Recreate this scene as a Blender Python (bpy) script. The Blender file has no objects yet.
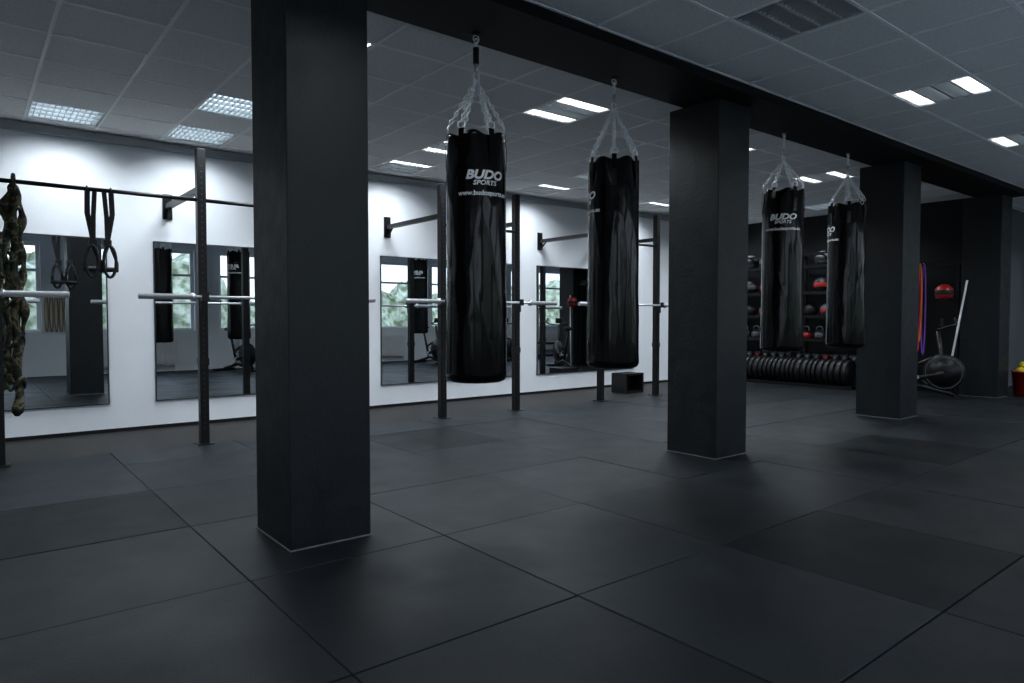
import bpy, bmesh, math, random
from mathutils import Vector, Matrix, noise
random.seed(7)
S = bpy.context.scene
COL = S.collection
S.view_settings.view_transform = 'Standard'
S.view_settings.look = 'None'

# ------------------------------------------------------------------ materials
def mat(name, col, rough=0.5, metal=0.0, spec=0.5, coat=0.0, emis=None, estr=0.0,
        nscale=0, namt=0.0, bscale=0, bump=0.0, rvar=0.0):
    m = bpy.data.materials.new(name); m.use_nodes = True
    nt = m.node_tree; b = nt.nodes['Principled BSDF']
    c = (col[0], col[1], col[2], 1)
    b.inputs['Base Color'].default_value = c
    b.inputs['Roughness'].default_value = rough
    b.inputs['Metallic'].default_value = metal
    b.inputs['Specular IOR Level'].default_value = spec
    b.inputs['Coat Weight'].default_value = coat
    if emis:
        b.inputs['Emission Color'].default_value = (*emis, 1)
        b.inputs['Emission Strength'].default_value = estr
    tc = nt.nodes.new('ShaderNodeTexCoord')
    if nscale:
        n = nt.nodes.new('ShaderNodeTexNoise'); n.inputs['Scale'].default_value = nscale
        n.inputs['Detail'].default_value = 4
        nt.links.new(tc.outputs['Object'], n.inputs['Vector'])
        r = nt.nodes.new('ShaderNodeMapRange')
        r.inputs['From Min'].default_value = .25; r.inputs['From Max'].default_value = .75
        r.inputs['To Min'].default_value = 1 - namt; r.inputs['To Max'].default_value = 1 + namt
        nt.links.new(n.outputs['Fac'], r.inputs['Value'])
        v = nt.nodes.new('ShaderNodeVectorMath'); v.operation = 'SCALE'
        v.inputs[0].default_value = col[:3]
        nt.links.new(r.outputs[0], v.inputs['Scale'])
        nt.links.new(v.outputs[0], b.inputs['Base Color'])
        if rvar:
            r2 = nt.nodes.new('ShaderNodeMapRange')
            r2.inputs['From Min'].default_value = .25; r2.inputs['From Max'].default_value = .75
            r2.inputs['To Min'].default_value = rough - rvar; r2.inputs['To Max'].default_value = rough + rvar
            nt.links.new(n.outputs['Fac'], r2.inputs['Value'])
            nt.links.new(r2.outputs[0], b.inputs['Roughness'])
    if bscale:
        n = nt.nodes.new('ShaderNodeTexNoise'); n.inputs['Scale'].default_value = bscale
        n.inputs['Detail'].default_value = 5
        nt.links.new(tc.outputs['Object'], n.inputs['Vector'])
        bp = nt.nodes.new('ShaderNodeBump'); bp.inputs['Strength'].default_value = bump
        bp.inputs['Distance'].default_value = .02
        nt.links.new(n.outputs['Fac'], bp.inputs['Height'])
        nt.links.new(bp.outputs[0], b.inputs['Normal'])
    return m

M = {}
M['wall'] = mat('white_plaster', (.80, .825, .87), .75, nscale=3, namt=.03, bscale=60, bump=.12)
M['trunk'] = mat('trunking_grey', (.30, .32, .35), .5)
M['black_wall'] = mat('black_wall_paint', (.004, .0045, .005), .6, spec=.25, nscale=4, namt=.2)
M['column'] = mat('column_paint', (.0055, .0075, .009), .5, spec=.30, nscale=9, namt=.35, rvar=.08, bscale=45, bump=.12)
M['beam'] = mat('beam_paint', (.0025, .003, .0035), .65, spec=.15, nscale=6, namt=.2)
M['tile'] = mat('ceiling_tile', (.72, .73, .73), .9, nscale=90, namt=.15, bscale=140, bump=.2)
M['grid'] = mat('ceiling_grid', (.86, .87, .88), .5)
M['steel_black'] = mat('black_powder_steel', (.004, .004, .005), .4, spec=.3, bscale=200, bump=.05)
M['hole'] = mat('drilled_hole_edge', (.022, .022, .022), .5)
M['chrome'] = mat('chrome', (.82, .83, .85), .18, metal=1, nscale=30, namt=.05)
M['steel'] = mat('brushed_steel', (.55, .56, .6), .32, metal=.6, nscale=40, namt=.08)
M['chain'] = mat('zinc_chain', (.9, .92, .95), .35, metal=.3, nscale=40, namt=.1)
M['mirror'] = mat('mirror_glass', (.66, .70, .71), .0, metal=1)
M['mirror_edge'] = mat('mirror_edge', (.02, .022, .025), .3)
M['rubber'] = mat('black_rubber', (.006, .006, .0065), .55, spec=.35, nscale=20, namt=.2)
M['grey_rubber'] = mat('grey_rubber', (.07, .078, .09), .45, nscale=20, namt=.15)
M['plastic'] = mat('black_plastic', (.007, .007, .008), .35, spec=.35, nscale=20, namt=.1)
M['red'] = mat('red_vinyl', (.35, .012, .01), .4, nscale=15, namt=.1)
M['white_print'] = mat('white_print', (.55, .56, .58), .5, nscale=60, namt=.05)
M['pink'] = mat('pink_latex', (.75, .04, .12), .5, nscale=15, namt=.1)
M['purple'] = mat('purple_latex', (.2, .06, .45), .5, nscale=15, namt=.1)
M['orange'] = mat('orange_latex', (.8, .18, .03), .5, nscale=15, namt=.1)
M['yellow'] = mat('yellow_plastic', (.8, .6, .02), .5, nscale=15, namt=.1)
M['rope'] = mat('hemp_rope', (.35, .26, .12), .9, nscale=80, namt=.3)
M['white_metal'] = mat('white_enamel', (.72, .73, .74), .4, nscale=10, namt=.03)
M['frame'] = mat('white_window_frame', (.78, .78, .78), .4, nscale=10, namt=.03)
M['tube_on'] = mat('lit_fluorescent_tube', (1, 1, 1), .4, emis=(1, 1, .98), estr=20)
M['tube_off'] = mat('unlit_fluorescent_tube', (.75, .78, .8), .3, nscale=10, namt=.03)
M['tube_dim'] = mat('dim_fluorescent_tube', (.8, .85, .9), .3, emis=(.72, .88, 1), estr=2.4)
M['unlit_tube_glow'] = mat('unlit_tube_added_glow', (.8, .85, .9), .3, emis=(.8, .9, 1), estr=.9)  # unlit tubes; glow added so the louvres around them read grey
M['louver'] = mat('louver_aluminium', (.6, .62, .63), .35, metal=.5, nscale=20, namt=.05)
M['sill'] = mat('strip_floor', (.03, .026, .024), .55, spec=.3)

def strip_mat():
    m = M['sill']; nt = m.node_tree; b = nt.nodes['Principled BSDF']
    tc = nt.nodes.new('ShaderNodeTexCoord')
    w = nt.nodes.new('ShaderNodeTexWave'); w.wave_type = 'BANDS'; w.bands_direction = 'Y'
    w.inputs['Scale'].default_value = 3.2; w.inputs['Distortion'].default_value = .0
    nt.links.new(tc.outputs['Object'], w.inputs['Vector'])
    n = nt.nodes.new('ShaderNodeTexNoise'); n.inputs['Scale'].default_value = 12
    nt.links.new(tc.outputs['Object'], n.inputs['Vector'])
    mx = nt.nodes.new('ShaderNodeMath'); mx.operation = 'MULTIPLY'
    nt.links.new(w.outputs['Fac'], mx.inputs[0]); nt.links.new(n.outputs['Fac'], mx.inputs[1])
    r = nt.nodes.new('ShaderNodeValToRGB')
    r.color_ramp.elements[0].color = (.005, .0045, .0045, 1)
    r.color_ramp.elements[1].color = (.028, .024, .022, 1)
    nt.links.new(mx.outputs[0], r.inputs['Fac']); nt.links.new(r.outputs[0], b.inputs['Base Color'])
strip_mat()

def mat_floor():
    m = bpy.data.materials.new('rubber_mat'); m.use_nodes = True
    nt = m.node_tree; b = nt.nodes['Principled BSDF']
    at = nt.nodes.new('ShaderNodeAttribute'); at.attribute_name = 'tone'
    tc = nt.nodes.new('ShaderNodeTexCoord')
    n1 = nt.nodes.new('ShaderNodeTexNoise'); n1.inputs['Scale'].default_value = 2.3; n1.inputs['Detail'].default_value = 6
    n2 = nt.nodes.new('ShaderNodeTexNoise'); n2.inputs['Scale'].default_value = 160; n2.inputs['Detail'].default_value = 3
    for n in (n1, n2): nt.links.new(tc.outputs['Object'], n.inputs['Vector'])
    def rng(src, lo, hi, a=.3, c=.7):
        r = nt.nodes.new('ShaderNodeMapRange'); r.inputs['From Min'].default_value = a; r.inputs['From Max'].default_value = c
        r.inputs['To Min'].default_value = lo; r.inputs['To Max'].default_value = hi
        nt.links.new(src, r.inputs['Value']); return r.outputs[0]
    def mul(x, y):
        a = nt.nodes.new('ShaderNodeMath'); a.operation = 'MULTIPLY'
        nt.links.new(x, a.inputs[0]); nt.links.new(y, a.inputs[1]); return a.outputs[0]
    r1 = rng(n1.outputs['Fac'], .75, 1.25); r2 = rng(n2.outputs['Fac'], .4, 1.6)
    f = mul(mul(r1, r2), at.outputs['Fac'])
    v = nt.nodes.new('ShaderNodeVectorMath'); v.operation = 'SCALE'
    v.inputs[0].default_value = (.0062, .0082, .0100)
    nt.links.new(f, v.inputs['Scale']); nt.links.new(v.outputs[0], b.inputs['Base Color'])
    nt.links.new(rng(n1.outputs['Fac'], .42, .56), b.inputs['Roughness'])
    sp = rng(at.outputs['Fac'], .12, .25, .3, 1.3)
    nt.links.new(sp, b.inputs['Specular IOR Level'])
    b.inputs['Specular Tint'].default_value = (.85, .94, 1, 1)
    bp = nt.nodes.new('ShaderNodeBump'); bp.inputs['Strength'].default_value = .25; bp.inputs['Distance'].default_value = .004
    nt.links.new(n2.outputs['Fac'], bp.inputs['Height']); nt.links.new(bp.outputs[0], b.inputs['Normal'])
    return m
M['mat'] = mat_floor()

def vinyl():
    m = bpy.data.materials.new('glossy_black_vinyl'); m.use_nodes = True
    nt = m.node_tree; b = nt.nodes['Principled BSDF']
    b.inputs['Base Color'].default_value = (.0022, .0022, .0026, 1)
    b.inputs['Roughness'].default_value = .14
    b.inputs['Specular IOR Level'].default_value = .20
    tc = nt.nodes.new('ShaderNodeTexCoord')
    mp = nt.nodes.new('ShaderNodeMapping'); mp.inputs['Scale'].default_value = (1, 1, .6)
    nt.links.new(tc.outputs['Object'], mp.inputs['Vector'])
    n = nt.nodes.new('ShaderNodeTexNoise')
    n.inputs['Scale'].default_value = 14; n.inputs['Detail'].default_value = 2
    n.inputs['Distortion'].default_value = .4
    nt.links.new(mp.outputs[0], n.inputs['Vector'])
    bp = nt.nodes.new('ShaderNodeBump'); bp.inputs['Strength'].default_value = .10; bp.inputs['Distance'].default_value = .010
    nt.links.new(n.outputs['Fac'], bp.inputs['Height'])
    nt.links.new(bp.outputs[0], b.inputs['Normal'])
    return m
M['vinyl'] = vinyl()

def camo():
    m = bpy.data.materials.new('camouflage_fabric'); m.use_nodes = True
    nt = m.node_tree; b = nt.nodes['Principled BSDF']; b.inputs['Roughness'].default_value = .85
    tc = nt.nodes.new('ShaderNodeTexCoord')
    n = nt.nodes.new('ShaderNodeTexNoise'); n.inputs['Scale'].default_value = 14; n.inputs['Detail'].default_value = 2
    nt.links.new(tc.outputs['Object'], n.inputs['Vector'])
    r = nt.nodes.new('ShaderNodeValToRGB'); cr = r.color_ramp; cr.interpolation = 'CONSTANT'
    cr.elements[0].position = 0; cr.elements[0].color = (.006, .008, .005, 1)
    cr.elements[1].position = .46; cr.elements[1].color = (.03, .037, .014, 1)
    e = cr.elements.new(.54); e.color = (.13, .115, .065, 1)
    e = cr.elements.new(.61); e.color = (.025, .016, .01, 1)
    nt.links.new(n.outputs['Fac'], r.inputs['Fac']); nt.links.new(r.outputs[0], b.inputs['Base Color'])
    return m
M['camo'] = camo()

def leaf():
    m = bpy.data.materials.new('foliage'); m.use_nodes = True
    nt = m.node_tree; b = nt.nodes['Principled BSDF']; b.inputs['Roughness'].default_value = .7
    tc = nt.nodes.new('ShaderNodeTexCoord')
    n = nt.nodes.new('ShaderNodeTexNoise'); n.inputs['Scale'].default_value = 3.5; n.inputs['Detail'].default_value = 6
    nt.links.new(tc.outputs['Object'], n.inputs['Vector'])
    r = nt.nodes.new('ShaderNodeValToRGB')
    r.color_ramp.elements[0].position = .38; r.color_ramp.elements[0].color = (.17, .21, .11, 1)
    r.color_ramp.elements[1].position = .60; r.color_ramp.elements[1].color = (.68, .72, .55, 1)  # leaf tones paled, overexposure and haze put into the colour
    nt.links.new(n.outputs['Fac'], r.inputs['Fac']); nt.links.new(r.outputs[0], b.inputs['Base Color'])
    return m
M['leaf'] = leaf()
M['ground'] = mat('outdoor_paving', (.5, .5, .49), .9, nscale=4, namt=.15)

def pane():
    m = bpy.data.materials.new('window_pane'); m.use_nodes = True
    nt = m.node_tree; nt.nodes.clear()
    o = nt.nodes.new('ShaderNodeOutputMaterial'); t = nt.nodes.new('ShaderNodeBsdfTransparent')
    g = nt.nodes.new('ShaderNodeBsdfGlossy'); g.inputs['Roughness'].default_value = .02
    x = nt.nodes.new('ShaderNodeMixShader'); x.inputs[0].default_value = .05
    nt.links.new(t.outputs[0], x.inputs[1]); nt.links.new(g.outputs[0], x.inputs[2]); nt.links.new(x.outputs[0], o.inputs[0])
    return m
M['pane'] = pane()

# ------------------------------------------------------------------ mesh builder
class MB:
    def __init__(s): s.bm = bmesh.new(); s.mats = []
    def mi(s, k):
        if k not in s.mats: s.mats.append(k)
        return s.mats.index(k)
    def face(s, vs, k, smooth=False):
        try: f = s.bm.faces.new(vs)
        except ValueError: return None
        f.material_index = s.mi(k); f.smooth = smooth; return f
    def box(s, c, d, k, rot=None, bev=0):
        hx, hy, hz = d[0]/2, d[1]/2, d[2]/2; c = Vector(c)
        vs = []
        for z in (-hz, hz):
            for x, y in ((-hx, -hy), (hx, -hy), (hx, hy), (-hx, hy)):
                v = Vector((x, y, z))
                if rot is not None: v = rot @ v
                vs.append(s.bm.verts.new(c + v))
        fs = [s.face([vs[i] for i in q], k) for q in ((3,2,1,0),(4,5,6,7),(0,1,5,4),(1,2,6,5),(2,3,7,6),(3,0,4,7))]
        if bev:
            es = set(e for f in fs for e in f.edges)
            r = bmesh.ops.bevel(s.bm, geom=list(es), offset=bev, segments=2, affect='EDGES', profile=.5)
            for f in r['faces']: f.material_index = s.mi(k)
    def b2(s, lo, hi, k, bev=0):
        s.box([(a+b)/2 for a, b in zip(lo, hi)], [b-a for a, b in zip(lo, hi)], k, bev=bev)
    def tube(s, pts, r, k, seg=10, closed=False, caps=True):
        pts = [Vector(p) for p in pts]; n = len(pts)
        rs = r if isinstance(r, (list, tuple)) else [r]*n
        rings = []; up = None
        for i, p in enumerate(pts):
            if closed: t = pts[(i+1) % n] - pts[i-1]
            else: t = pts[min(i+1, n-1)] - pts[max(i-1, 0)]
            if t.length < 1e-9: t = Vector((0, 0, 1))
            t.normalize()
            if up is None:
                up = Vector((0, 0, 1)) if abs(t.z) < .9 else Vector((1, 0, 0))
            a = up - t*up.dot(t)
            if a.length < 1e-6: a = t.orthogonal()
            a.normalize(); b = t.cross(a); up = a
            rings.append([s.bm.verts.new(p + (a*math.cos(2*math.pi*j/seg) + b*math.sin(2*math.pi*j/seg))*rs[i]) for j in range(seg)])
        m = n if closed else n-1
        for i in range(m):
            A, B = rings[i], rings[(i+1) % n]
            for j in range(seg):
                s.face([A[j], A[(j+1) % seg], B[(j+1) % seg], B[j]], k, True)
        if not closed and caps:
            s.face(rings[0][::-1], k); s.face(rings[-1], k)
    def cyl(s, a, b, r, k, seg=20): s.tube([a, b], r, k, seg)
    def lathe(s, prof, c, k, seg=32, axis='Z', R=None):
        c = Vector(c); rings = []
        for (r, z) in prof:
            ring = []
            for j in range(seg):
                t = 2*math.pi*j/seg
                v = Vector((r*math.cos(t), r*math.sin(t), z))
                if axis == 'X': v = Vector((v.z, v.x, v.y))
                if axis == 'Y': v = Vector((v.x, v.z, v.y))
                if R is not None: v = R @ v
                ring.append(s.bm.verts.new(c + v))
            rings.append(ring)
        for i in range(len(rings)-1):
            for j in range(seg):
                s.face([rings[i][j], rings[i][(j+1) % seg], rings[i+1][(j+1) % seg], rings[i+1][j]], k, True)
        s.face(rings[0][::-1], k); s.face(rings[-1], k)
    def sphere(s, c, r, k, sc=(1, 1, 1), seg=20, k2=None):
        c = Vector(c); n = seg//2; rings = []
        for i in range(n+1):
            ph = math.pi*i/n; ph = min(max(ph, .02), math.pi-.02)
            rings.append([s.bm.verts.new(c + Vector((r*sc[0]*math.sin(ph)*math.cos(2*math.pi*j/seg), r*sc[1]*math.sin(ph)*math.sin(2*math.pi*j/seg), r*sc[2]*math.cos(ph)))) for j in range(seg)])
        for i in range(n):
            for j in range(seg):
                kk = k2 if (k2 and (n*.38 < i+.5 < n*.62)) else k
                s.face([rings[i+1][j], rings[i+1][(j+1) % seg], rings[i][(j+1) % seg], rings[i][j]], kk, True)
        s.face(rings[0], k); s.face(rings[-1][::-1], k)
    def obj(s, name, loc=(0, 0, 0), parent=None, recalc=True, rotz=0):
        if recalc: bmesh.ops.recalc_face_normals(s.bm, faces=s.bm.faces)
        me = bpy.data.meshes.new(name)
        s.bm.to_mesh(me); s.bm.free()
        for k in s.mats: me.materials.append(M[k])
        o = bpy.data.objects.new(name, me); COL.objects.link(o)
        o.location = loc; o.rotation_euler[2] = rotz
        if parent: o.parent = parent
        return o

# ------------------------------------------------------------------ key dimensions
H = 2.96
WY = 7.85      # mirror wall
BY = -0.45     # window wall
X0, X1, X2 = -4.5, 11.9, 17.0
RY = 3.74
FY = 6.62
ZB = 2.885     # beam underside

# ------------------------------------------------------------------ room shell
b = MB(); b.b2((X0-.3, BY-.3, -.25), (X2+.3, WY+.3, -.03), 'rubber'); b.obj('floor')

# rubber mats
b = MB(); lay = b.bm.loops.layers.float_color.new('tone')
def addmat(x0, x1, y0, y1, tone, dz):
    g = .0022; bv = .003; zt = dz
    xa, xb, ya, yb = x0+g, x1-g, y0+g, y1-g
    lo = [b.bm.verts.new(v) for v in ((xa,ya,-.03),(xb,ya,-.03),(xb,yb,-.03),(xa,yb,-.03))]
    md = [b.bm.verts.new(v) for v in ((xa,ya,zt-bv),(xb,ya,zt-bv),(xb,yb,zt-bv),(xa,yb,zt-bv))]
    tp = [b.bm.verts.new(v) for v in ((xa+bv,ya+bv,zt),(xb-bv,ya+bv,zt),(xb-bv,yb-bv,zt),(xa+bv,yb-bv,zt))]
    fs = [b.face(tp, 'mat')]
    for i in range(4):
        j = (i+1) % 4
        fs.append(b.face([lo[i], lo[j], md[j], md[i]], 'mat')); fs.append(b.face([md[i], md[j], tp[j], tp[i]], 'mat'))
    for f in fs:
        for l in f.loops: l[lay] = (tone, tone, tone, 1)
darkset = {(-1, 2), (2, 3), (5, 0), (2, -1)}
for i in range(-6, 17):
    for j in range(-3, 5):
        xa, xb = .95+i, 1.95+i; ya, yb = 2.0+j, 3.0+j
        xa = max(xa, X0); xb = min(xb, X2); ya = max(ya, BY); yb = min(yb, FY)
        if j == 4: yb = FY
        if xb-xa < .05 or yb-ya < .05: continue
        if xa > X1-.2 and ya > 3.6: continue
        t = random.uniform(.8, 1.15)
        if (i, j) in darkset: t = .45
        addmat(xa, xb, ya, yb, t, random.uniform(-.002, .002))
b.obj('rubber_floor_mats')

b = MB(); b.b2((X0, FY, -.03), (X1, WY, -.004), 'sill'); b.obj('floor_strip')

# mirror wall
b = MB(); b.b2((X0-.2, WY, -.2), (X1+.2, WY+.2, H+.25), 'wall'); b.obj('wall_mirror_side')
b = MB(); b.b2((X1, RY, -.2), (X1+.2, WY, H+.25), 'black_wall'); b.obj('wall_end')
M['grey_wall'] = mat('grey_wall_paint', (.08, .09, .10), .7, nscale=4, namt=.05)
b = MB(); b.b2((X1+.2, RY, -.2), (X2, RY+.2, H+.25), 'grey_wall'); b.obj('wall_return')
b = MB(); b.b2((X2, BY, -.2), (X2+.2, RY+.2, H+.25), 'wall'); b.obj('wall_far_right')
b = MB(); b.b2((X0-.2, BY, -.2), (X0, WY, H+.25), 'wall'); b.obj('wall_left')
# window wall
wins = [(-3.9, -1.6), (-1.1, 1.2), (1.7, 4.0), (4.5, 6.8), (7.3, 9.6), (10.1, 12.4), (12.9, 15.2)]
WZ0, WZ1 = .85, 2.62
b = MB()
b.b2((X0-.2, BY-.25, -.2), (X2+.2, BY, WZ0), 'wall'); b.b2((X0-.2, BY-.25, WZ1), (X2+.2, BY, H+.25), 'wall')
e = X0-.2
for a, c in wins + [(X2+.2, None)]:
    b.b2((e, BY-.25, WZ0), (a, BY, WZ1), 'wall'); e = c
b.obj('wall_window_side')
for i, (a, c) in enumerate(wins):
    b = MB(); y0, y1 = BY-.16, BY-.09; f = .07
    b.b2((a, y0, WZ0), (c, y1, WZ0+f), 'frame'); b.b2((a, y0, WZ1-f), (c, y1, WZ1), 'frame')
    for x in (a, (a+c)/2-f/2, c-f): b.b2((x, y0, WZ0+f), (x+f, y1, WZ1-f), 'frame')
    for x0_, x1_ in ((a+f, (a+c)/2-f/2), ((a+c)/2+f/2, c-f)):
        b.b2((x0_, y0, 2.05), (x1_, y1, 2.10), 'frame')
        b.b2((x0_, y0+.03, WZ0+f), (x1_, y0+.036, 2.05), 'pane')
        b.b2((x0_, y0+.03, 2.10), (x1_, y0+.036, WZ1-f), 'pane')
    b.b2((a+.001, y1, WZ0), (c-.001, BY-.001, WZ0+.025), 'frame')
    b.obj('window_%d' % (i+1))
    L = bpy.data.lights.new('daylight_portal', 'AREA'); L.shape = 'RECTANGLE'; L.size = c-a; L.size_y = WZ1-WZ0
    L.cycles.is_portal = True
    o = bpy.data.objects.new('window_daylight_portal', L); COL.objects.link(o)
    o.location = ((a+c)/2, BY-.26, (WZ0+WZ1)/2); o.rotation_euler = (math.radians(90), 0, 0)
b = MB(); b.b2((X0, WY-.05, H-.09), (X1, WY, H-.015), 'trunk'); b.obj('trim_1')
b = MB(); b.b2((X0, WY-.015, -.004), (X1, WY, .03), 'black_wall'); b.obj('baseboard_mirror_side')

# ceiling: two grids, one on each side of the beam
BG = dict(x=1.9, y=2.15, tx=.57, ty=.575, lo=3.3, hi=WY)
FG = dict(x=1.72, y=2.19, tx=.56, ty=.575, lo=BY, hi=3.3)
lights = []
for kx, ky, st in [(-2, 9, 'dim'), (0, 9, 'dim'), (0, 7, 'dim'), (4, 9, 'half'), (4, 7, 'on'), (8, 9, 'half'), (12, 9, 'half'), (8, 7, 'dim'), (12, 7, 'dim'),
                   (-6, 9, 'dim'), (-6, 6, 'dim'), (16, 9, 'dim'), (16, 6, 'dim'), (0, 4, 'half'), (4, 4, 'on'), (8, 4, 'on'), (12, 4, 'on')]:
    lights.append((BG, kx, ky, st))
for kx, ky, st in [(0, 0, 'half'), (4, 0, 'off'), (8, 0, 'on'), (12, 0, 'on'), (16, 0, 'on'), (-5, 0, 'half'), (21, 0, 'on')]:
    lights.append((FG, kx, ky, st))
b = MB()
b.b2((X0-.2, BY-.2, H+.16), (X2+.2, WY+.2, H+.3), 'tile')
for G in (BG, FG):
    fx = {(a, c) for g, a, c, _ in lights if g is G}
    cx = lambda k: G['x']+G['tx']*k
    cy = lambda k: G['y']+G['ty']*k
    tx, ty, ylo, yhi = G['tx'], G['ty'], G['lo'], G['hi']
    kx0 = int(math.floor((X0-G['x'])/tx))-1; kx1 = int(math.ceil((X2-G['x'])/tx))+1
    for i in range(kx0, kx1+1):
        for j in range(-7, 14):
            if (i, j) in fx: continue
            xa = max(cx(i)-tx/2, X0); xb = min(cx(i)+tx/2, X2); ya = max(cy(j)-ty/2, ylo); yb = min(cy(j)+ty/2, yhi)
            if xb-xa < .01 or yb-ya < .01: continue
            b.b2((xa, ya, H), (xb, yb, H+.015), 'tile')
    for i in range(kx0, kx1+1):
        x = cx(i)+tx/2
        if X0 < x < X2: b.b2((x-.011, ylo, H-.006), (x+.011, yhi, H+.004), 'grid')
    for j in range(-7, 14):
        y = cy(j)+ty/2
        if ylo < y < yhi: b.b2((X0, y-.011, H-.0055), (X2, y+.011, H+.0035), 'grid')
b.obj('ceiling')

for G, kx, ky, st in lights:
    TX, TY = G['tx'], G['ty']
    px, py = G['x']+TX*kx, G['y']+TY*ky
    b = MB(); w, d = TX-.03, TY-.03; hw, hd = w/2, d/2
    b.b2((-hw, -hd, .085), (hw, hd, .095), 'louver')
    b.b2((-hw, -hd, 0), (-hw+.008, hd, .085), 'louver'); b.b2((hw-.008, -hd, 0), (hw, hd, .085), 'louver')
    b.b2((-hw, -hd, 0), (hw, -hd+.008, .085), 'louver'); b.b2((-hw, hd-.008, 0), (hw, hd, .085), 'louver')
    for q in (-.135, 0, .135):
        b.b2((-hw, q-.008, .0), (hw, q+.008, .03), 'louver')
    for n in range(1, 12):
        x = -hw + w*n/12
        b.b2((x-.0015, -hd, .002), (x+.0015, hd, .022), 'louver')
    tys = (-.2, -.068, .068, .2)
    for n, y in enumerate(tys):
        k = 'tube_off'
        if st == 'on' and n in (0, 3): k = 'tube_on'
        elif st == 'half' and n == 0: k = 'tube_on'
        elif st in ('on', 'half'): k = 'unlit_tube_glow'
        if st == 'dim': k = 'tube_dim'
        zt = .040 if k == 'tube_on' else .05
        b.cyl((-hw+.02, y, zt), (hw-.02, y, zt), .013, k, 10)
        if k in ('tube_dim', 'unlit_tube_glow', 'tube_off'):
            b.b2((-hw+.01, y-.055, .072), (hw-.01, y+.055, .076), 'white_metal')
        if k == 'tube_on':   # folded white reflector around the lit tube
            b.b2((-hw+.01, y-.066, .060), (hw-.01, y+.066, .064), 'white_metal')
            for sg in (-1, 1):
                b.b2((-hw+.01, y+sg*.064-.002, .006), (hw-.01, y+sg*.064+.002, .062), 'white_metal')
        b.box((-hw+.014, y, zt), (.012, .03, .035), 'white_metal'); b.box((hw-.014, y, zt), (.012, .03, .035), 'white_metal')
    o = b.obj('ceiling_light', (px, py, H+.001))
    if st != 'off':
        L = bpy.data.lights.new('louvred_lamp', 'AREA'); L.shape = 'RECTANGLE'; L.size = w-.04; L.size_y = d-.04
        L.energy = (16 if py > 6.8 else 23) if G is BG else 12
        L.color = (.86, .94, 1.0); L.spread = math.radians(140)
        lo = bpy.data.objects.new('lamp', L); COL.objects.link(lo); lo.parent = o; lo.location = (0, 0, -.003)

# beam & columns
b = MB(); b.b2((X0, 3.06, ZB), (X1, 3.60, H+.1), 'beam'); b.obj('ceiling_beam')
M['caulk'] = mat('pale_caulk', (.16, .16, .155), .8, nscale=30, namt=.3)
for xa, xb in ((1.225, 1.655), (4.71, 5.14), (8.19, 8.65), (11.46, 11.9), (-2.2, -1.78)):
    b = MB(); w = xb-xa
    b.b2((-w/2, -.245, 0), (w/2, .245, ZB), 'column', bev=.006)
    b.b2((-w/2-.004, -.249, 0), (w/2+.004, .249, .006), 'caulk')
    b.obj('support_column', ((xa+xb)/2, 3.495, 0))

# ------------------------------------------------------------------ mirrors
for a, c in ((-1.0, 1.12), (1.56, 3.65), (4.16, 6.30), (6.78, 8.95)):
    b = MB(); z0, z1 = .29, 1.92; t = .012
    b.b2((a, WY-.012, z0), (c, WY, z1), 'mirror')
    f = .012
    b.b2((a-f, WY-.016, z0-f), (c+f, WY, z0), 'mirror_edge'); b.b2((a-f, WY-.016, z1), (c+f, WY, z1+f), 'mirror_edge')
    b.b2((a-f, WY-.016, z0), (a, WY, z1), 'mirror_edge'); b.b2((c, WY-.016, z0), (c+f, WY, z1), 'mirror_edge')
    if c-a > 2: b.b2(((a+c)/2-.0015, WY-.0135, z0), ((a+c)/2+.0015, WY, z1), 'mirror_edge')
    b.obj('mirror')

# ------------------------------------------------------------------ racks
PY = 6.57; PH = 2.655
def rack(xs, link=None):
    b = MB(); x0 = xs[0]
    for x in xs:
        X = x-x0
        b.box((X, 0, PH/2), (.075, .075, PH), 'steel_black', bev=.004)
        b.box((X, 0, .006), (.13, .16, .012), 'steel_black')
        for n in range(48):
            z = .15 + n*.05
            b.cyl((X, -.039, z), (X, -.0375, z), .008, 'hole', 8)
        b.box((X, (WY-PY)/2, 2.30), (.05, WY-PY-.07, .05), 'steel_black')
        b.box((X, WY-PY-.008, 2.30), (.09, .014, .26), 'steel_black')
        b.tube([(X, WY-PY-.02, 2.18), (X, WY-PY-.16, 2.29)], .012, 'steel_black', 8)
        b.box((X, -.05, 1.29), (.06, .03, .14), 'plastic'); b.box((X, -.085, 1.306), (.06, .05, .018), 'plastic')
        b.box((X, -.112, 1.335), (.06, .012, .075), 'plastic')
        b.box((X, 0, .75), (.085, .085, .06), 'plastic')
    L = xs[-1]-x0
    b.cyl((0, 0, 2.20), (L, 0, 2.20), .017, 'steel_black', 14)
    if link: b.cyl((link-x0, 0, 2.20), (0, 0, 2.20), .017, 'steel_black', 14)
    return b.obj('squat_rack', (x0, PY, -.004))
rack([-1.0, .20]); rack([1.69, 2.87], link=.24); rack([4.25, 5.33]); rack([6.83, 8.0])

def barbell(xa, y, z):
    b = MB(); L = 2.2
    b.lathe([(.0245, 0), (.0245, .415), (.036, .416), (.036, .446), (.0145, .447), (.0142, L-.447), (.036, L-.446), (.036, L-.416), (.0245, L-.415), (.0245, L)], (0, 0, 0), 'steel', 20, axis='X')
    b.obj('barbell', (xa, y, z))
BZ = 1.3265
for xa in (-1.53, 1.16, 3.72, 6.33): barbell(xa, PY-.088, BZ)

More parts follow.
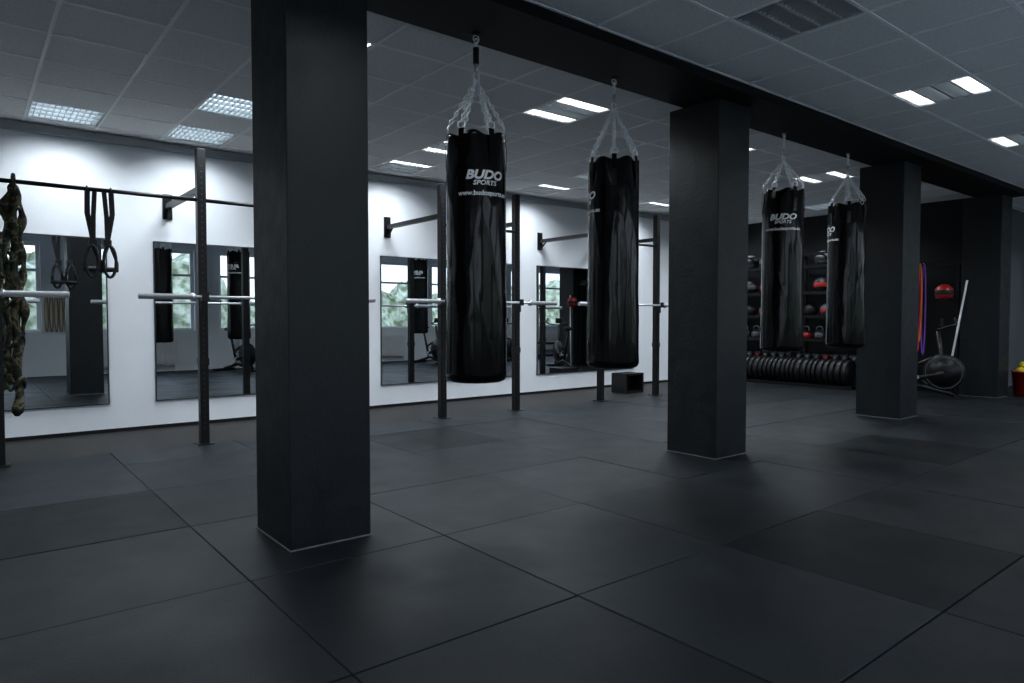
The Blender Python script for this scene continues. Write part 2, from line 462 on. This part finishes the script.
# ------------------------------------------------------------------ suspension trainer
def ribbon(b, pts, w, k, wd=(1, 0, 0), th=.003):
    wd = Vector(wd)*w/2
    vsA = []
    for i, p in enumerate(pts):
        p = Vector(p)
        t = (Vector(pts[min(i+1, len(pts)-1)])-Vector(pts[max(i-1, 0)])).normalized()
        n = t.cross(wd).normalized()*th/2
        vsA.append([b.bm.verts.new(p+wd+n), b.bm.verts.new(p-wd+n), b.bm.verts.new(p-wd-n), b.bm.verts.new(p+wd-n)])
    for i in range(len(vsA)-1):
        for j in range(4):
            b.face([vsA[i][j], vsA[i][(j+1) % 4], vsA[i+1][(j+1) % 4], vsA[i+1][j]], k)
    b.face(vsA[0], k); b.face(vsA[-1][::-1], k)
b = MB()
for sx in (-1, 1):
    o = .085*sx
    b.tube([(o, .022*math.cos(a), .022*math.sin(a)) for a in [i*math.pi/6 for i in range(12)]], .007, 'plastic', 6, closed=True)
    ribbon(b, [(o, -.02, -.02), (o*1.05, -.03, -.2), (o*.6, -.03, -.42)], .04, 'plastic')
    ribbon(b, [(o*.4, -.022, -.02), (o*.55, -.035, -.22), (o*.6, -.034, -.44)], .035, 'plastic')
    b.box((o*.6, -.032, -.44), (.06, .02, .06), 'plastic', bev=.004)
    q = o*.75
    b.tube([(q, -.03, -.46), (q-.055, -.03, -.60), (q-.06, -.03, -.66), (q+.06, -.03, -.66), (q+.055, -.03, -.60)], .011, 'plastic', 6, closed=True)
    b.cyl((q-.062, -.03, -.655), (q+.062, -.03, -.655), .02, 'rubber', 12)
    pts = [(q+.045*math.cos(a), -.045, -.57+.13*math.sin(a)-.02) for a in [i*math.pi/10 for i in range(20)]]
    b.tube(pts, .012, 'rubber', 6, closed=True)
b.obj('suspension_trainer', (.90, PY, 2.196))

# camouflage strap bundle hanging by rack, looped over the pull-up bar
b = MB()
for ox, ph, ln in ((0, 0, 60), (-.055, 2.1, 52), (.045, 4.0, 40)):
    pts = []; rs = []
    for i in range(ln):
        z = -i*.031
        pts.append((ox*min(1, i/6)+.012*math.sin(i*.5+ph), .07+.010*math.cos(i*.37+ph), z))
        rs.append((.030 if ox == 0 else .018) + .016*noise.noise(Vector((i*.23, 3, 1+ph))) + .012*math.sin(i*.42+ph)**2)
    rs[0] = .012; rs[-1] = .014
    b.tube(pts, rs, 'camo', 12)
b.tube([(0, .030+.055*math.cos(a), .012+.045*math.sin(a)) for a in [i*math.pi/8 for i in range(16)]], .014, 'camo', 8, closed=True)
for k in range(5):
    z = -.25-.33*k
    b.tube([(.055*math.cos(a)-.01, .07-.055*math.sin(a), z+.05*math.sin(a*2)) for a in [i*math.pi/8 for i in range(16)]], .014, 'camo', 6, closed=True)
b.obj('camouflage_suspension_strap', (.33, PY, 2.196))

# ------------------------------------------------------------------ punching bags
def bagR(th, z, seed):
    L = 1.5
    v = Vector((math.cos(th)*1.1+seed, math.sin(th)*1.1, z*2.2))
    r = .184 + .0015*noise.noise(v*1.3)
    ridg = abs(noise.noise(Vector((math.cos(th+z*.8)*1.6+seed, math.sin(th+z*.8)*1.6, z*1.6+9))))
    r += .0028*(1-min(1, ridg*6))
    # creases below the collar
    if z > 1.0:
        t = (z-1.0)/.5
        r += .0022*t*noise.noise(Vector((math.cos(th)*5+seed, math.sin(th)*5, z*3)))
    r += .005*math.cos(z/L*math.pi)**2*(1 if z < .75 else 0)
    if z > 1.30:
        t = (z-1.30)/.20
        r -= .010*t; r += .010*t*math.cos(th*6+seed)
    return r
def bag(x, ztop, face_deg, apex, seed, swiv=True):
    L = 1.5; zb = ztop-L
    b = MB(); seg = 120; n = 140; rings = []
    for i in range(n+1):
        z = L*i/n; ring = []
        for j in range(seg):
            th = 2*math.pi*j/seg; r = bagR(th, z, seed)
            if z < .05: r *= (.80+.20*math.sqrt(max(0, 1-(1-z/.05)**2)))
            zz = z
            if i == n: zz = z + .012*math.cos(th*6+seed)
            ring.append(b.bm.verts.new((r*math.cos(th), r*math.sin(th), zz)))
        rings.append(ring)
    for rr, dz in ((.150, -.012), (.08, -.03), (.01, -.035)):
        rings.append([b.bm.verts.new((rr*math.cos(2*math.pi*j/seg), rr*math.sin(2*math.pi*j/seg), L+dz)) for j in range(seg)])
    for i in range(len(rings)-1):
        for j in range(seg):
            b.face([rings[i][j], rings[i][(j+1) % seg], rings[i+1][(j+1) % seg], rings[i+1][j]], 'vinyl', True)
    b.face(rings[0][::-1], 'vinyl'); b.face(rings[-1], 'vinyl')
    ap = Vector((0, 0, apex-zb))
    def link(c, t, up, ln=.036, wd=.021, wr=.0042):
        t = t.normalized(); s_ = up.cross(t)
        if s_.length < 1e-4: s_ = t.orthogonal()
        s_.normalize(); pts = []
        for q in range(10):
            a = 2*math.pi*q/10
            pts.append(c + t*(ln/2*math.cos(a)) + s_*(wd/2*math.sin(a)))
        b.tube(pts, wr, 'chain', 5, closed=True)
    def chain(p, q):
        d = q-p; n_ = max(2, int(d.length/.0265)); u1 = Vector((.3, .9, .1)).normalized(); u2 = d.normalized().cross(u1)
        for i_ in range(n_): link(p+d*((i_+.5)/n_), d, u1 if i_ % 2 else u2)
    for m in range(6):
        th = 2*math.pi*m/6 + seed*.1+.3
        c_ = Vector((math.cos(th), math.sin(th), 0)); ta = Vector((-math.sin(th), math.cos(th), 0))
        R0 = bagR(th, 1.35, seed)
        ribbon(b, [c_*(R0+.004)+Vector((0, 0, 1.30)), c_*(R0+.008)+Vector((0, 0, 1.42)), c_*(R0-.002)+Vector((0, 0, 1.525))], .035, 'vinyl', wd=ta)
        dr = c_*(R0-.006)+Vector((0, 0, 1.545))
        b.tube([dr+ta*(.026*math.cos(a))+Vector((0, 0, .022*math.sin(a))) for a in [i_*math.pi/6 for i_ in range(12)]], .004, 'chain', 6, closed=True)
        chain(dr+Vector((0, 0, .02)), ap)
    topz = ZB-.003-zb
    b.tube([ap+Vector((.022*math.cos(a), 0, .02+.03*math.sin(a))) for a in [i_*math.pi/8 for i_ in range(16)]], .006, 'chain', 6, closed=True)
    b.cyl(ap+Vector((0, 0, .045)), ap+Vector((0, 0, .105)), .014, 'steel', 12)
    z = ap.z+.10
    if swiv:
        b.cyl((0, 0, z), (0, 0, min(z+.10, topz-.06)), .019, 'rubber', 12); z = min(z+.10, topz-.06)
    chain(Vector((0, 0, z)), Vector((0, 0, topz-.03)))
    b.tube([(.022*math.cos(a), 0, topz-.028+.022*math.sin(a)) for a in [i_*math.pi/8 for i_ in range(16)]], .005, 'steel', 6, closed=True)
    b.cyl((0, 0, topz-.008), (0, 0, topz), .03, 'rubber', 16)
    def text(s_, size, z0, shear=0, off=0.0, sx=1.0):
        cu = bpy.data.curves.new('t', 'FONT'); cu.body = s_; cu.size = size; cu.align_x = 'CENTER'; cu.shear = shear; cu.offset = off
        cu.resolution_u = 3
        to = bpy.data.objects.new('t', cu); COL.objects.link(to)
        dg = bpy.context.evaluated_depsgraph_get(); me = bpy.data.meshes.new_from_object(to.evaluated_get(dg))
        tb = bmesh.new(); tb.from_mesh(me)
        bmesh.ops.triangulate(tb, faces=tb.faces)
        bmesh.ops.subdivide_edges(tb, edges=[e_ for e_ in tb.edges if e_.calc_length() > .02], cuts=1)
        bmesh.ops.triangulate(tb, faces=tb.faces)
        vm = {}
        for v in tb.verts:
            th = math.radians(face_deg)+(v.co.x*sx)/.184; z_ = z0+v.co.y
            r = bagR(th, z_, seed)+.003
            vm[v] = b.bm.verts.new((r*math.cos(th), r*math.sin(th), z_))
        for f in tb.faces: b.face([vm[v] for v in f.verts], 'white_print')
        tb.free(); bpy.data.objects.remove(to); bpy.data.meshes.remove(me)
    text('BUDO', .072, 1.222, .25, .0032, 1.15)
    text('SPORTS', .038, 1.186, .2, .001, 1.1)
    text('www.budosports.eu', .040, 1.125, 0, .0012)
    b.obj('punching_bag', (x, 3.47, zb), recalc=True)
camdeg = lambda x: math.degrees(math.atan2(-3.4, -x))
bag(2.50, 2.245, camdeg(2.5)+17, 2.60, 1.3)
bag(3.735, 2.275, camdeg(3.7)-82, 2.66, 4.7, False)
bag(6.06, 2.325, camdeg(6.06)+0, 2.62, 8.1, False)
bag(7.33, 2.325, camdeg(7.3)-75, 2.64, 12.9, False)

# ------------------------------------------------------------------ equipment on end wall
RX = 11.36; ys0, ys1 = 4.95, 7.70
shz = [.42, .76, 1.16, 1.57, 2.02]
b = MB()
for y in (ys0, (ys0+ys1)/2, ys1):
    for x in (RX, X1-.06):
        b.box((x, y, 1.12), (.05, .05, 2.24), 'steel_black')
    b.box(((RX+X1-.06)/2, y, .03), (.5, .05, .05), 'steel_black'); b.box(((RX+X1-.06)/2, y, 2.22), (.5, .05, .05), 'steel_black')
for z in shz:
    for x in (RX+.02, RX+.24, X1-.10): b.b2((x-.012, ys0, z-.02), (x+.012, ys1, z), 'steel_black')
    b.b2((RX-.01, ys0, z-.02), (RX, ys1, z+.03), 'steel_black')
b.b2((RX, ys0, 2.23), (RX+.04, ys1, 2.26), 'steel_black')
b.obj('equipment_storage_rack')
def balls(z, cols, r0, name, step, x=RX+.13):
    b = MB(); y = ys0+.22; i = 0
    while y < ys1-.15:
        k = cols[i % len(cols)]; r = r0*random.uniform(.93, 1.05)
        if abs(y-(ys0+ys1)/2) > r+.03:
            b.sphere((x, y, z+r-.004), r, k[0], k2=k[1], seg=24)
        y += step; i += 1
    b.obj(name)
balls(2.02, [('grey_rubber', 'rubber'), ('rubber', 'grey_rubber')], .14, 'medicine_balls', .34)
balls(1.57, [('rubber', 'grey_rubber'), ('grey_rubber', 'rubber'), ('rubber', 'red')], .14, 'medicine_balls', .34)
balls(1.16, [('grey_rubber', 'red'), ('rubber', 'rubber')], .115, 'medicine_balls', .29)
b = MB(); y = ys0+.2; i = 0
while y < ys1-.1:
    if abs(y-(ys0+ys1)/2) > .12:
        b.sphere((RX+.12, y, .76+.085), .09, 'rubber', seg=18, k2='red' if i % 3 == 1 else 'grey_rubber')
        b.tube([(RX+.12, y-.055, .90), (RX+.12, y-.05, .98), (RX+.12, y, 1.0), (RX+.12, y+.05, .98), (RX+.12, y+.055, .90)], .013, 'grey_rubber', 8)
    y += .24; i += 1
b.obj('kettlebells')
b = MB(); y = ys0+.14; i = 0
while y < ys1-.1:
    if abs(y-(ys0+ys1)/2) > .09:
        for xx in (RX+.05, RX+.27):
            b.lathe([(.04, 0), (.06, .01), (.06, .08), (.04, .09)], (xx, y, .42+.058), 'rubber', 6, axis='X')
            b.cyl((xx-.004, y, .478), (xx+.002, y, .478), .03, 'red' if i % 4 == 0 else 'grey_rubber', 12)
        b.cyl((RX+.1, y, .478), (RX+.28, y, .478), .015, 'chrome', 10)
    y += .16; i += 1
b.obj('dumbbells')
b = MB(); y = 5.15
b.b2((10.98, 5.05, 0), (11.01, 7.5, .05), 'steel_black'); b.b2((11.22, 5.05, 0), (11.25, 7.5, .05), 'steel_black')
b.b2((10.98, 5.05, 0), (11.25, 5.08, .05), 'steel_black'); b.b2((10.98, 7.47, 0), (11.25, 7.5, .05), 'steel_black')
while y < 7.4:
    w = random.choice([.06, .075, .09])
    b.lathe([(.05, 0), (.16, .002), (.17, w*.25), (.19, w*.25), (.20, 0), (.215, .004), (.218, w/2), (.215, w-.004), (.20, w), (.19, w*.75), (.17, w*.75), (.16, w), (.05, w)], (11.115, y, .243), 'steel_black', 32, axis='Y')
    y += w+.02
b.obj('bumper_plate_storage')

# resistance bands on wall hooks
b = MB()
b.b2((-.02, -.3, 1.93), (0, .42, 1.99), 'steel_black')
for i, (k, dy, ln) in enumerate((('pink', .34, 1.35), ('purple', .26, 1.4), ('orange', .31, 1.2))):
    b.cyl((0, dy, 1.96), (-.12, dy, 1.97), .008, 'chrome', 8)
    pts = []
    for q in range(24):
        a = 2*math.pi*q/24
        pts.append((-.07-.012*i, dy+.028*math.cos(a), 1.97-ln/2+ln/2*math.sin(a)))
    b.tube(pts, .010, k, 6, closed=True)
b.obj('resistance_bands', (X1-.30, 4.0, 0))
b = MB()
b.b2((.0, -.34, 0), (.05, -.29, 2.0), 'steel_black'); b.b2((.0, .40, 0), (.05, .45, 2.0), 'steel_black'); b.b2((0, -.34, 2.0), (.05, .45, 2.05), 'steel_black')
b.b2((-.2, -.36, 0), (.25, -.27, .03), 'steel_black'); b.b2((-.2, .38, 0), (.25, .47, .03), 'steel_black')
b.obj('band_storage_frame', (X1-.295, 4.15, 0))
b = MB()
b.tube([(.11*math.cos(a), .11*math.sin(a), 0) for a in [i*math.pi/10 for i in range(20)]], .008, 'steel_black', 6, closed=True)
b.cyl((.11, 0, 0), (.60, 0, 0), .01, 'steel_black', 8)
b.sphere((0, 0, .085), .125, 'red', k2='rubber', seg=24)
b.obj('red_medicine_ball_on_holder', (11.28, 3.90, 1.43))

def bike(name, loc, rz, ck='plastic'):
    b = MB()
    b.b2((-.5, -.26, 0), (-.43, .26, .05), ck); b.b2((.43, -.22, 0), (.5, .22, .05), ck)
    b.tube([(-.46, 0, .04), (0, 0, .16), (.46, 0, .04)], .032, ck, 10)
    b.lathe([(.03, 0), (.25, 0), (.26, .012), (.26, .038), (.25, .05), (.03, .05)], (.30, -.025, .36), 'plastic', 36, axis='Y')
    b.lathe([(.03, 0), (.20, 0), (.20, .002), (.03, .002)], (.30, -.03, .36), 'steel_black', 36, axis='Y')
    b.tube([(.30+.225*math.cos(a), -.027, .36+.225*math.sin(a)) for a in [i*math.pi/18 for i in range(36)]], .004, 'grey_rubber', 6, closed=True)
    b.tube([(.46, 0, .05), (.30, 0, .36), (.22, 0, .95)], .028, ck, 10)
    b.tube([(-.05, 0, .15), (-.25, 0, .85)], .028, ck, 10)
    b.tube([(-.12, 0, .42), (.27, 0, .62)], .026, ck, 10)
    b.tube([(.30, 0, .36), (-.02, 0, .26)], .04, ck, 10)
    b.sphere((-.27, 0, .90), .13, 'rubber', sc=(1.05, .75, .35), seg=18)
    b.box((-.13, 0, .905), (.16, .06, .035), 'rubber', bev=.01)
    b.tube([(.42, -.2, 1.14), (.44, -.24, 1.05), (.30, -.22, 1.0), (.22, 0, .97), (.30, .22, 1.0), (.44, .24, 1.05), (.42, .2, 1.14)], .016, 'rubber', 8)
    b.box((.26, 0, 1.08), (.03, .16, .12), 'plastic', bev=.006)
    b.cyl((-.02, -.1, .28), (-.02, .1, .28), .02, 'steel', 10)
    for s_ in (-1, 1):
        b.cyl((-.02, .09*s_, .28), (-.02+.12*s_, .09*s_, .28-.11*s_), .012, 'steel', 8)
        b.box((-.02+.12*s_, .14*s_, .28-.11*s_), (.09, .09, .02), 'rubber')
    return b.obj(name, loc, rotz=rz)
bike('exercise_bike', (10.85, 4.05, 0), math.radians(-72))
bike('exercise_bike', (4.6, .55, 0), 1.2)
bike('exercise_bike', (9.2, .9, 0), 1.4); bike('exercise_bike', (10.3, .9, 0), 1.4); bike('exercise_bike', (11.4, .9, 0), 1.4)
b = MB(); b.tube([(11.27, 3.86, .012), (11.435, 3.655, 1.69)], .014, 'white_metal', 10); b.obj('white_training_pole')

def bench(loc, rz):
    b = MB()
    b.b2((-.6, -.03, .06), (.6, .03, .12), 'steel_black'); b.b2((-.62, -.3, 0), (-.55, .3, .06), 'steel_black'); b.b2((.55, -.25, 0), (.62, .25, .06), 'steel_black')
    b.b2((-.5, -.03, .1), (-.44, .03, .40), 'steel_black'); b.b2((.3, -.03, .1), (.36, .03, .40), 'steel_black')
    b.b2((-.6, -.14, .40), (.25, .14, .47), 'rubber', bev=.015); b.b2((.28, -.14, .40), (.6, .14, .47), 'rubber', bev=.015)
    b.obj('weight_bench', loc, rotz=rz)
bench((13.2, 1.3, 0), .3); bench((6.9, .9, 0), 1.5)
b = MB()
b.b2((-.2, -.15, 0), (.2, .15, .03), 'plastic'); b.b2((-.2, -.15, .27), (.2, .15, .30), 'plastic')
b.b2((-.2, -.15, .03), (-.17, .15, .27), 'plastic'); b.b2((.17, -.15, .03), (.2, .15, .27), 'plastic'); b.b2((-.17, .1, .03), (.17, .15, .27), 'plastic')
b.cyl((-.08, .06, .15), (-.08, .11, .15), .07, 'rubber', 20); b.cyl((.08, .06, .15), (.08, .11, .15), .07, 'rubber', 20)
b.obj('portable_speaker', (8.0, 7.12, -.004))
b = MB()
b.lathe([(.10, 0), (.13, .01), (.16, .34), (.17, .34), (.17, .36), (.15, .36), (.12, .03), (.02, .03)], (0, 0, 0), 'red', 24)
for dx, dy, dz in ((.05, 0, .36), (-.06, .04, .36), (0, -.06, .37), (0, .02, .44)): b.sphere((dx, dy, dz), .06, 'yellow', seg=14)
b.obj('bucket_of_yellow_balls', (12.2, 3.13, 0))
b = MB(); b.b2((-.12, -.18, -.14), (.12, 0, .14), 'plastic', bev=.01); b.cyl((0, -.19, -.03), (0, -.17, -.03), .08, 'rubber', 20); b.cyl((0, -.185, .08), (0, -.17, .08), .03, 'red', 16)
b.obj('speaker_box', (3.78, WY, 2.53))

# radiators
for i, (a, c) in enumerate(wins):
    b = MB(); w = 1.5; n = 30
    b.b2((-w/2, .05, .0), (w/2, .10, .55), 'white_metal')
    for q in range(n):
        x = -w/2 + w*(q+.5)/n; b.b2((x-.014, .10, .03), (x+.014, .115, .52), 'white_metal')
    b.b2((-w/2+.1, 0, .1), (-w/2+.14, .05, .14), 'white_metal'); b.b2((w/2-.14, 0, .1), (w/2-.1, .05, .14), 'white_metal')
    b.b2((-w/2+.1, 0, .4), (-w/2+.14, .05, .44), 'white_metal'); b.b2((w/2-.14, 0, .4), (w/2-.1, .05, .44), 'white_metal')
    b.cyl((w/2-.03, .07, -.14), (w/2-.03, .07, .02), .01, 'white_metal', 8)
    b.obj('radiator', ((a+c)/2, BY+.002, .14))
b = MB()
for i in range(5):
    b.cyl((i*.08, 0, .02), (i*.08, .06, .03), .006, 'chrome', 6)
    b.tube([(i*.08+.03*math.cos(t), .04, -.32+.36*math.sin(t)) for t in [q*math.pi/10 for q in range(20)]], .011, 'rope', 6, closed=True)
b.obj('hanging_skipping_ropes', (1.28, BY, 1.55))

# ------------------------------------------------------------------ outside
b = MB(); b.b2((-20, -25, -.3), (35, BY-.3, -.22), 'ground'); b.obj('outdoor_ground')
b = MB()
for i in range(26):
    x = -12+i*1.6+random.uniform(-.4, .4); y = -9+random.uniform(-1.5, 1); r = random.uniform(1.0, 1.8)
    b.sphere((x, y, r*.8-.2), r, 'leaf', seg=28)
b.bm.verts.ensure_lookup_table()
for v in b.bm.verts:
    v.co += Vector(noise.noise_vector(v.co*1.7))*.5 + Vector(noise.noise_vector(v.co*6))*.15
    v.co.z = max(v.co.z, -.2)
b.obj('garden_hedge')

# ------------------------------------------------------------------ world
w = bpy.data.worlds.new('overcast'); S.world = w; w.use_nodes = True
nt = w.node_tree; bg = nt.nodes['Background']
tc = nt.nodes.new('ShaderNodeTexCoord'); sp = nt.nodes.new('ShaderNodeSeparateXYZ')
nt.links.new(tc.outputs['Generated'], sp.inputs[0])
r = nt.nodes.new('ShaderNodeValToRGB')
r.color_ramp.elements[0].position = .0; r.color_ramp.elements[0].color = (.80, .90, 1, 1)
r.color_ramp.elements[1].position = .8; r.color_ramp.elements[1].color = (.55, .72, 1, 1)
nt.links.new(sp.outputs['Z'], r.inputs['Fac']); nt.links.new(r.outputs[0], bg.inputs['Color'])
bg.inputs['Strength'].default_value = 2.9

# ------------------------------------------------------------------ camera
cam = bpy.data.cameras.new('camera'); cam.sensor_width = 36; cam.lens = 24.08; cam.clip_start = .02; cam.clip_end = 200
co = bpy.data.objects.new('camera', cam); COL.objects.link(co)
co.location = (0, 0, 1.14); co.rotation_euler = (math.radians(90-1.96), 0, math.radians(-38.73))
S.camera = co
